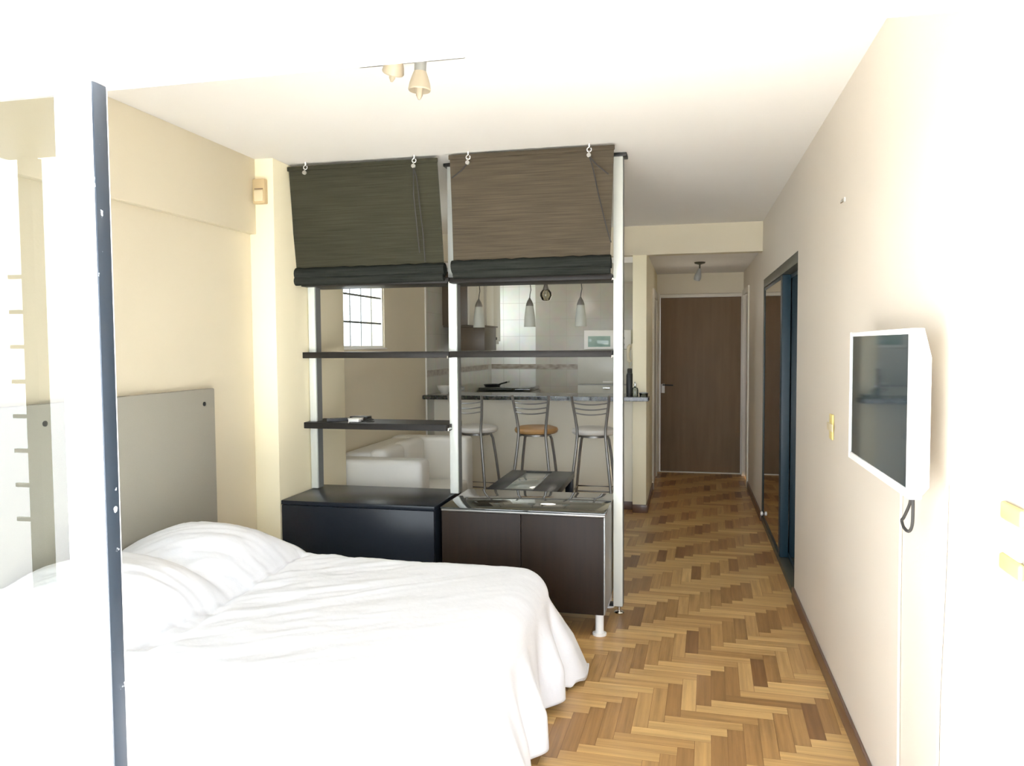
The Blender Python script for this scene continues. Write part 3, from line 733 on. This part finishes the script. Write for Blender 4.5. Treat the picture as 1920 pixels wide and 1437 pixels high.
MB().tube([(-.52, 7.10, 1.335), (-.525, 7.09, 1.30), (-.515, 7.09, 1.28), (-.50, 7.10, 1.30), (-.495, 7.11, 1.335)], .004, 8).build('phone_cord', M['phone'], ph)

# ------------------------------------------------------------------ kitchen
kc = thing('kitchen_base_cabinet', (-1.9, 8.8, 0), 'white base cabinet with a dark worktop along the kitchen side wall', 'cabinet')
box('carcass', (XL + .012, 7.25, .08), (-1.80, 8.42, .86), M['kcab'], kc)
box('worktop', (XL + .012, 7.23, .861), (-1.78, 8.425, .90), M['granite'], kc, .003)
box('plinth', (XL + .012, 7.3, 0), (-1.85, 8.42, .079), M['base'], kc)
for a in (7.255, 7.645, 8.035):
    d = box('door', (-1.799, a, .09), (-1.782, a + .38, .85), M['kcab'], kc); MB().tube([(-1.78, a + .33, .74), (-1.765, a + .33, .735), (-1.765, a + .33, .665), (-1.78, a + .33, .66)], .004, 8).build('handle', M['dark'], d)
sv = thing('stove', (-2.03, 8.78, 0), 'kitchen stove with a closed black glass lid, against the tiled back wall', 'stove')
box('stove_body', (-2.335, 8.44, .02), (-1.72, 9.0, .94), M['fridge'], sv, .004)
box('cooktop', (-2.335, 8.43, .941), (-1.72, 9.0, .962), M['steel'], sv, .003)
box('glass_lid', (-2.33, 8.44, .963), (-1.725, 8.998, 1.012), M['blackglass'], sv, .012)
od = box('oven_door', (-2.30, 8.478, .22), (-1.755, 8.499, .76), M['blackglass'], sv, .004)
MB().tube([(-2.25, 8.477, .72), (-2.25, 8.45, .72), (-1.80, 8.45, .72), (-1.80, 8.477, .72)], .008, 8).build('handle', M['chrome'], od)
for i in range(4): MB().lathe([(0, 0), (.018, 0), (.016, .022), (0, .022)], (-2.24 + i * .14, 8.4995, .85), 14, Matrix.Rotation(PI / 2, 3, 'X')).build('knob', M['dark'], sv)
pn = thing('frying_pan', (-2.2, 8.62, 1.012), 'small black frying pan with an upturned handle on the stove lid', 'pan')
MB().lathe([(0, 0), (.085, 0), (.105, .028), (.101, .028), (.083, .004), (0, .004)], (-2.215, 8.64, 1.0125), 26).build('pan_body', M['dark'], pn)
hn = MB().tube([(-2.135, 8.59, 1.035), (-2.10, 8.57, 1.048), (-2.01, 8.54, 1.072)], [.008, .009, .010], 10).build('handle', M['dark'], pn)
MB().tube([(-2.01, 8.54, 1.072), (-1.99, 8.533, 1.078)], .011, 10).build('handle_tip', M['metal'], hn)
fr = thing('refrigerator', (-.88, 8.66, 0), 'white two-door refrigerator beside the corridor wall, carrying the microwave', 'refrigerator')
box('fridge_body', (-1.175, 8.40, .03), (-.58, 8.97, 1.435), M['fridge'], fr, .008)
d = box('freezer_door', (-1.175, 8.345, 1.062), (-.58, 8.398, 1.435), M['fridge'], fr, .008)
MB().box((-.90, 8.325, 1.075), (-.79, 8.344, 1.095), .005).build('handle', M['plastic'], d)
d = box('fridge_door', (-1.175, 8.345, .09), (-.58, 8.398, 1.050), M['fridge'], fr, .008)
MB().lathe([(0, 0), (.045, 0), (.040, .014), (0, .016)], (-.862, 8.3445, 1.018), 20, Matrix.Rotation(PI / 2, 3, 'X'), 1., .28).build('handle', M['chrome'], d)
box('door_seal', (-1.17, 8.352, 1.051), (-.585, 8.398, 1.061), M['alud'], fr, 0)
mw = thing('microwave_oven', (-.86, 8.6, 1.435), 'white microwave oven with a teal window on top of the refrigerator', 'microwave')
box('oven_body', (-1.115, 8.42, 1.437), (-.60, 8.80, 1.652), M['fridge'], mw, .006)
d = box('door', (-1.112, 8.402, 1.442), (-.775, 8.419, 1.648), M['plastic'], mw, .004)
box('door_window', (-1.068, 8.398, 1.468), (-.825, 8.4015, 1.585), M['teal'], d, .001, 'teal window of the door')
cpn = box('control_panel', (-.772, 8.402, 1.442), (-.603, 8.419, 1.648), M['plastic'], mw, .004)
for z in (1.49, 1.56): MB().lathe([(0, 0), (.02, 0), (.018, .014), (0, .014)], (-.69, 8.4015, z), 16, Matrix.Rotation(PI / 2, 3, 'X')).build('knob', M['alud'], cpn)
ca = thing('wall_cabinet', (-2.2, 7.5, 1.69), 'kitchen wall cabinet with a brown side, above the brown hood', 'cabinet')
box('carcass', (XL + .006, 7.225, 1.69), (-2.099, 7.78, 2.215), M['brown'], ca)
for a in (7.228, 7.506): box('door', (-2.098, a, 1.692), (-2.08, a + .272, 2.213), M['kcab'], ca)
hd = thing('range_hood', (-2.15, 7.5, 1.43), 'dark brown box hood under the brown-sided wall cabinet', 'range hood')
box('hood_body', (-2.24, 7.24, 1.44), (-1.93, 7.70, 1.672), M['brown'], hd, .004)
box('hood_flange', (-2.355 + .006, 7.23, 1.673), (-1.925, 7.76, 1.688), M['brown'], hd, .002)
MB().tube([(-2.25, 7.235, 1.645), (-2.25, 7.205, 1.63), (-2.25, 7.20, 1.54), (-2.25, 7.205, 1.46), (-2.25, 7.235, 1.445)], .013, 10).build('handle', M['bowl'], hd, 'white handle')
cb = thing('wall_cabinet', (-2.2, 8.06, 1.5), 'white kitchen wall cabinet with two dark knobs, next to the bright tiles', 'cabinet')
box('carcass', (XL + .006, 7.79, 1.505), (-2.069, 8.38, 2.215), M['kcab'], cb)
for a, ky in ((7.792, 8.055), (8.087, 8.12)):
    d = box('door', (-2.068, a, 1.535), (-2.05, a + .291, 2.213), M['kcab'], cb)
    MB().lathe([(0, 0), (.010, 0), (.017, .012), (.014, .022), (0, .024)], (-2.0495, ky, 1.565), 14, Matrix.Rotation(PI / 2, 3, 'Y')).build('knob', M['dark'], d)

# pendant lamps over the bar
def make_pendant(x, y, label):
    r = thing('pendant_lamp', (x, y, 1.66), label, 'pendant lamp', 'pendant lamps over the bar')
    MB().lathe([(0, 2.218), (.035, 2.218), (.035, 2.205), (.010, 2.195), (0, 2.195)], (x, y, 0), 18).build('ceiling_rose', M['metal'], r)
    MB().tube([(x, y, 2.196), (x + .004, y, 2.08), (x + .012, y, 2.00), (x + .004, y, 1.96), (x, y, 1.925)], .004, 8).build('cord', M['dark'], r)
    MB().lathe([(0, 1.93), (.006, 1.93), (.012, 1.915), (.024, 1.895), (.034, 1.868), (.036, 1.852), (.0, 1.852)], (x, y, 0), 22).build('cap', M['stoolm'], r)
    MB().lathe([(.035, 1.852), (.042, 1.81), (.050, 1.74), (.054, 1.66), (.051, 1.66), (.047, 1.74), (.039, 1.81), (.032, 1.851), (.035, 1.852)], (x, y, 0), 26).build('lamp_shade', M['shade'], r)
    return r
pd = make_pendant(-1.428, 6.98, 'frosted glass pendant lamp in the middle of the row, before the bright tiles')
pd2 = copy_tree(pd); pd2.location = (-1.915, 6.98, 1.66); pd2['label'] = 'frosted glass pendant lamp before the kitchen wall cabinets'
pd3 = copy_tree(pd); pd3.location = (-.955, 6.98, 1.66); pd3['label'] = 'frosted glass pendant lamp above the microwave, nearest the corridor'
kl = thing('ceiling_spotlight', (-1.29, 7.4, 2.22), 'kitchen ceiling spotlight with a clear glass cup, between two pendant lamps', 'lamp')
KX, KYY = -1.352, 7.4
MB().lathe([(0, 2.218), (.05, 2.218), (.05, 2.2), (.012, 2.19), (0, 2.19)], (KX, KYY, 0), 18).build('ceiling_rose', M['metal'], kl)
MB().tube([(KX, KYY, 2.192), (KX, KYY, 2.10)], .006, 8).build('stem', M['dark'], kl)
MB().lathe([(0, 2.115), (.012, 2.10), (.032, 2.03), (.03, 2.02), (0, 2.02)], (KX, KYY, 0), 20).build('socket', M['stoolm'], kl)
MB().lathe([(.034, 2.03), (.056, 2.0), (.058, 1.97), (.04, 1.93), (.03, 1.925), (.038, 1.935), (.055, 1.97), (.053, 1.998), (.034, 2.026)], (KX, KYY, 0), 22).build('lamp_shade', M['clear'], kl)
MB().lathe([(0, 2.02), (.012, 2.02), (.02, 1.985), (.02, 1.96), (.008, 1.938), (0, 1.937)], (KX, KYY, 0), 16).build('bulb', M['shade'], kl)
cl = thing('ceiling_spotlight', (.11, 7.85, 2.30), 'small corridor ceiling spotlight before the entrance door', 'lamp')
CX, CY = .109, 7.85
MB().lathe([(0, 2.298), (.055, 2.298), (.05, 2.285), (.015, 2.275), (0, 2.275)], (CX, CY, 0), 20).build('ceiling_rose', M['rail'], cl)
MB().tube([(CX, CY, 2.277), (CX, CY, 2.225)], .008, 10).build('stem', M['rail'], cl)
rm = Matrix.Rotation(math.radians(14), 3, 'Y')
MB().lathe([(0, .0), (.014, 0), (.022, -.03), (.034, -.07), (.036, -.10), (.028, -.12), (0, -.122)], (CX, CY, 2.235), 18, rm).build('lamp_shade', M['alud'], cl)

# spotlight bar hanging from the room ceiling
sp = thing('ceiling_spotlight', (-.92, 2.55, 2.52), 'two-head ceiling spotlight with frosted amber glass shades in front of the blinds', 'lamp')
MB().box((-1.16, 2.58, 2.490), (-.76, 2.63, 2.518), .006).build('mounting_bar', M['metal'], sp)
def head(x, y, z, rot, sc=1.):
    h = MB(); h.lathe([(0, .075), (.020, .075), (.020, .0), (0, .0)], (x, y, z), 20, rot); hd_ = h.build('spot_head', M['spotm'], sp)
    MB().lathe([(.021, .002), (.027, -.014), (.034, -.036), (.0375, -.056), (.0355, -.060), (.031, -.036), (.024, -.014), (.018, .001)], (x, y, z), 24, rot).build('lamp_shade', M['amber'], hd_)
    MB().lathe([(0, 0), (.011, 0), (.014, -.04), (.011, -.075), (.004, -.088), (0, -.089)], (x, y, z), 14, rot).build('bulb', M['amber'], hd_)
    return hd_
HX, HY, HZ = -.866, 2.45, 2.392
head(HX, HY, HZ, Matrix.Rotation(math.radians(3), 3, 'Y'))
MB().tube([(HX, HY, HZ + .074), (HX, HY + .02, HZ + .11), (HX, 2.60, 2.491)], .007, 8).build('swivel_arm', M['metal'], sp)
HX2, HY2, HZ2 = -.958, 2.47, 2.462
head(HX2, HY2, HZ2, Matrix.Rotation(math.radians(30), 3, 'X') @ Matrix.Rotation(math.radians(22), 3, 'Y'))
MB().tube([(HX2 + .015, HY2 - .025, HZ2 + .06), (HX2, 2.60, 2.491)], .007, 8).build('swivel_arm', M['metal'], sp)

# ------------------------------------------------------------------ television and wall fittings
tv = thing('television', (.565, 2.34, 1.12), 'flat television in a white frame on an arm on the right wall', 'television')
TVX = .515
mb = MB(); a0, a1, z0, z1 = 1.985, 2.695, 1.115, 1.525; bw_ = .014
mb.box((TVX, a0, z0), (TVX + .03, a0 + bw_ * 2.0, z1), .003); mb.box((TVX, a1 - bw_, z0), (TVX + .03, a1, z1), .003)
mb.box((TVX, a0 + bw_ * 2.0, z0), (TVX + .03, a1 - bw_, z0 + .022), .003); mb.box((TVX, a0 + bw_ * 2.0, z1 - bw_), (TVX + .03, a1 - bw_, z1), .003)
mb.build('bezel', M['plastic'], tv, 'white frame')
box('screen', (TVX + .004, a0 + bw_ * 2.0, z0 + .022), (TVX + .028, a1 - bw_, z1 - bw_), M['screen'], tv, 0, 'dark glossy screen')
MB().extrude([(TVX + .0305, a0 + .004, z0 + .01), (TVX + .0305, a0 + .004, z1 - .006), (TVX + .046, a0 + .004, z1 - .07), (TVX + .046, a0 + .004, z0 + .03)], (0, a1 - a0 - .008, 0)).build('back_cover', M['plastic'], tv)
mb = MB(); mb.box((XR - .012, 2.24, 1.22), (XR - .001, 2.44, 1.42), .003); mb.box((TVX + .0465, 2.28, 1.26), (XR - .0125, 2.40, 1.38), .002)
mb.build('wall_bracket', M['dark'], tv)
lp = [(.552, 2.10, 1.114), (.552, 2.115, 1.08), (.552, 2.165, 1.035), (.552, 2.185, 1.022), (.552, 2.165, 1.008), (.552, 2.12, 1.008), (.552, 2.09, 1.03), (.552, 2.085, 1.07), (.552, 2.088, 1.114)]
def smooth(pts, n=6):
    pts = [Vector(q) for q in pts]; out = []
    for i in range(len(pts) - 1):
        p0, p1, p2, p3 = pts[max(0, i - 1)], pts[i], pts[i + 1], pts[min(len(pts) - 1, i + 2)]
        for k in range(n):
            t_ = k / n; out.append(.5 * ((2 * p1) + (p2 - p0) * t_ + (2 * p0 - 5 * p1 + 4 * p2 - p3) * t_ ** 2 + (3 * p1 - p0 - 3 * p2 + p3) * t_ ** 3))
    return out + [pts[-1]]
MB().tube(smooth(lp), .0042, 8).build('cable_loop', M['cord'], tv, 'black cable loop hanging below the set')
cd = MB().tube(smooth([(XR - .005, 2.40, 1.16), (XR - .005, 2.405, .95), (XR - .005, 2.40, .6), (XR - .005, 2.385, .25), (XR - .005, 2.38, .075)]), .004, 8).build('power_cable', M['wire'])
tag(cd, 'thin pale cable running down the right wall below the television', 'cable')
cd = MB().tube(smooth([(XR - .005, 2.005, 1.15), (XR - .005, 2.01, .95), (XR - .005, 2.035, .6), (XR - .005, 2.03, .3), (XR - .005, 2.03, .075)]), .003, 8).build('aerial_cable', M['plastic'])
tag(cd, 'white cable hanging on the right wall under the window-side end of the television', 'cable')
sw = thing('light_switch', (XR, 3.54, 1.12), 'yellowed light switch on the right wall between television and wardrobe', 'light switch')
MB().box((XR - .009, 3.490, 1.075), (XR - .0005, 3.560, 1.185), .006).build('cover_plate', M['ivory'], sw)
MB().box((XR - .014, 3.462, 1.113), (XR - .0095, 3.588, 1.145), .002).build('rocker', M['sensorl'], sw)
so = thing('wall_socket', (XR, 1.63, 1.11), 'yellowed socket frame on the right wall close to the balcony', 'socket')
for z0_, z1_ in ((1.145, 1.180), (1.045, 1.078)): MB().box((XR - .012, 1.575, z0_), (XR - .0005, 1.672, z1_), .010, 3).build('end_cap', M['ivory'], so)
MB().box((XR - .008, 1.585, 1.0785), (XR - .0005, 1.662, 1.1445), .003).build('socket_insert', M['plastic'], so)
hk = thing('wall_hook', (XR, 3.32, 2.06), 'tiny white hook high on the right wall', 'hook')
MB().lathe([(0, 0), (.010, 0), (.010, .004), (0, .004)], (XR - .0005, 3.32, 2.064), 12, Matrix.Rotation(-PI / 2, 3, 'Y')).build('hook_plate', M['plastic'], hk)
MB().tube([(XR - .004, 3.32, 2.066), (XR - .016, 3.32, 2.060), (XR - .018, 3.31, 2.050), (XR - .012, 3.295, 2.052), (XR - .016, 3.285, 2.062)], .0035, 8).build('hook_prong', M['chrome'], hk)
ss = thing('motion_detector', (-2.28, 3.82, 2.27), 'aged beige motion sensor box at the top of the pale yellow pier', 'sensor')
MB().box((-2.318, 3.808, 2.270), (-2.244, 3.8445, 2.405), .006).build('housing', M['sensor'], ss)
MB().box((-2.304, 3.799, 2.283), (-2.252, 3.8075, 2.342), .008, 3).build('lens_cover', M['sensorl'], ss, 'pale domed lens cover')
MB().box((-2.302, 3.801, 2.347), (-2.252, 3.8075, 2.350), .001).build('slot', M['base'], ss)

# ------------------------------------------------------------------ light
wd = bpy.data.worlds.new('overcast'); scene.world = wd; wd.use_nodes = True
nt = wd.node_tree; nt.nodes.clear()
o = nt.nodes.new('ShaderNodeOutputWorld'); bg = nt.nodes.new('ShaderNodeBackground')
tc = nt.nodes.new('ShaderNodeTexCoord'); sp_ = nt.nodes.new('ShaderNodeSeparateXYZ'); rp = nt.nodes.new('ShaderNodeValToRGB')
mr = nt.nodes.new('ShaderNodeMapRange'); mr.inputs[1].default_value = -1; mr.inputs[2].default_value = 1
nt.links.new(tc.outputs['Generated'], sp_.inputs[0]); nt.links.new(sp_.outputs[2], mr.inputs[0]); nt.links.new(mr.outputs[0], rp.inputs[0])
e = rp.color_ramp.elements
e[0].position = .30; e[0].color = (.62, .62, .60, 1); e[1].position = .8; e[1].color = (.86, .95, 1.08, 1)
k = e.new(.5); k.color = (.90, .965, 1.05, 1)
nt.links.new(rp.outputs[0], bg.inputs[0]); bg.inputs[1].default_value = 8.
# the overcast sky is made brighter on the left, lighting the right wall more
dp = nt.nodes.new('ShaderNodeVectorMath'); dp.operation = 'DOT_PRODUCT'; dp.inputs[1].default_value = Vector((-.75, -.5, .43)).normalized()
m2 = nt.nodes.new('ShaderNodeMapRange'); m2.inputs[1].default_value = -.2; m2.inputs[2].default_value = 1.; m2.inputs[3].default_value = .75; m2.inputs[4].default_value = 2.0
vm = nt.nodes.new('ShaderNodeVectorMath'); vm.operation = 'SCALE'
nt.links.new(tc.outputs['Generated'], dp.inputs[0]); nt.links.new(dp.outputs['Value'], m2.inputs[0])
nt.links.new(rp.outputs[0], vm.inputs[0]); nt.links.new(m2.outputs[0], vm.inputs['Scale']); nt.links.new(vm.outputs[0], bg.inputs[0])
nt.links.new(bg.outputs[0], o.inputs[0])
sl = bpy.data.lights.new('sun', 'SUN'); sl.energy = 180.; sl.angle = .05; sl.color = (1., .99, .98)
so_ = bpy.data.objects.new('sun', sl); COL.objects.link(so_)
so_.rotation_euler = Vector((-.25, .62, -1.0)).to_track_quat('-Z', 'Y').to_euler()
def portal(loc, rot, sx, sy):
    l = bpy.data.lights.new('daylight_portal', 'AREA'); l.shape = 'RECTANGLE'; l.size = sx; l.size_y = sy; l.cycles.is_portal = True
    ob = bpy.data.objects.new('daylight_portal', l); COL.objects.link(ob); ob.location = loc; ob.rotation_euler = rot
portal((-.85, 1.33, 1.05), (PI / 2, 0, 0), 2.9, 2.05)
portal((XL - .13, (wy0 + wy1) / 2, (wz0 + wz1) / 2), (PI / 2, 0, -PI / 2), wy1 - wy0, wz1 - wz0)
portal((XL - .13, (ky0 + ky1) / 2, (kz0 + kz1) / 2), (PI / 2, 0, -PI / 2), ky1 - ky0, kz1 - kz0)
def lamp(loc, watt, col, size):  # unseen fill light added for brightness, not the glow of a fixture
    l = bpy.data.lights.new('fill_light', 'POINT'); l.energy = watt; l.color = col; l.shadow_soft_size = size
    ob = bpy.data.objects.new('fill_light', l); COL.objects.link(ob); ob.location = loc

lamp((-1.35, 7.9, 2.0), 5, (1., .93, .80), .12)  # added fill, lifts the dim kitchen
lamp((.11, 8.0, 1.9), 1.6, (1., .92, .78), .08)  # added fill, lifts the dim corridor
# ------------------------------------------------------------------ camera
F, YAW, PITCH, ROLL = 1439.9987, -.22538927, -.048998178, -.006489746
cy_, sy_ = math.cos(YAW), math.sin(YAW)
f_ = Vector((sy_, cy_, 0)); r_ = Vector((cy_, -sy_, 0)); u_ = Vector((0, 0, 1))
f_, u_ = f_ * math.cos(PITCH) + u_ * math.sin(PITCH), u_ * math.cos(PITCH) - f_ * math.sin(PITCH)
r_, u_ = r_ * math.cos(ROLL) + u_ * math.sin(ROLL), u_ * math.cos(ROLL) - r_ * math.sin(ROLL)
cam = bpy.data.cameras.new('camera'); cam.sensor_fit = 'HORIZONTAL'; cam.sensor_width = 36.; cam.lens = F / 1920 * 36; cam.clip_start = .02
co = bpy.data.objects.new('camera', cam); COL.objects.link(co)
mw_ = Matrix((r_, u_, -f_)).transposed().to_4x4(); mw_.translation = Vector((0, 0, 1.49))
co.matrix_world = mw_
scene.camera = co
scene.view_settings.view_transform = 'Standard'
scene.view_settings.look = 'None'
scene.view_settings.exposure = -.55
scene.view_settings.gamma = 1.15
scene.cycles.max_bounces = 12; scene.cycles.diffuse_bounces = 8; scene.cycles.glossy_bounces = 5; scene.cycles.transparent_max_bounces = 12
scene.cycles.use_denoising = True
scene.cycles.sample_clamp_indirect = 90.
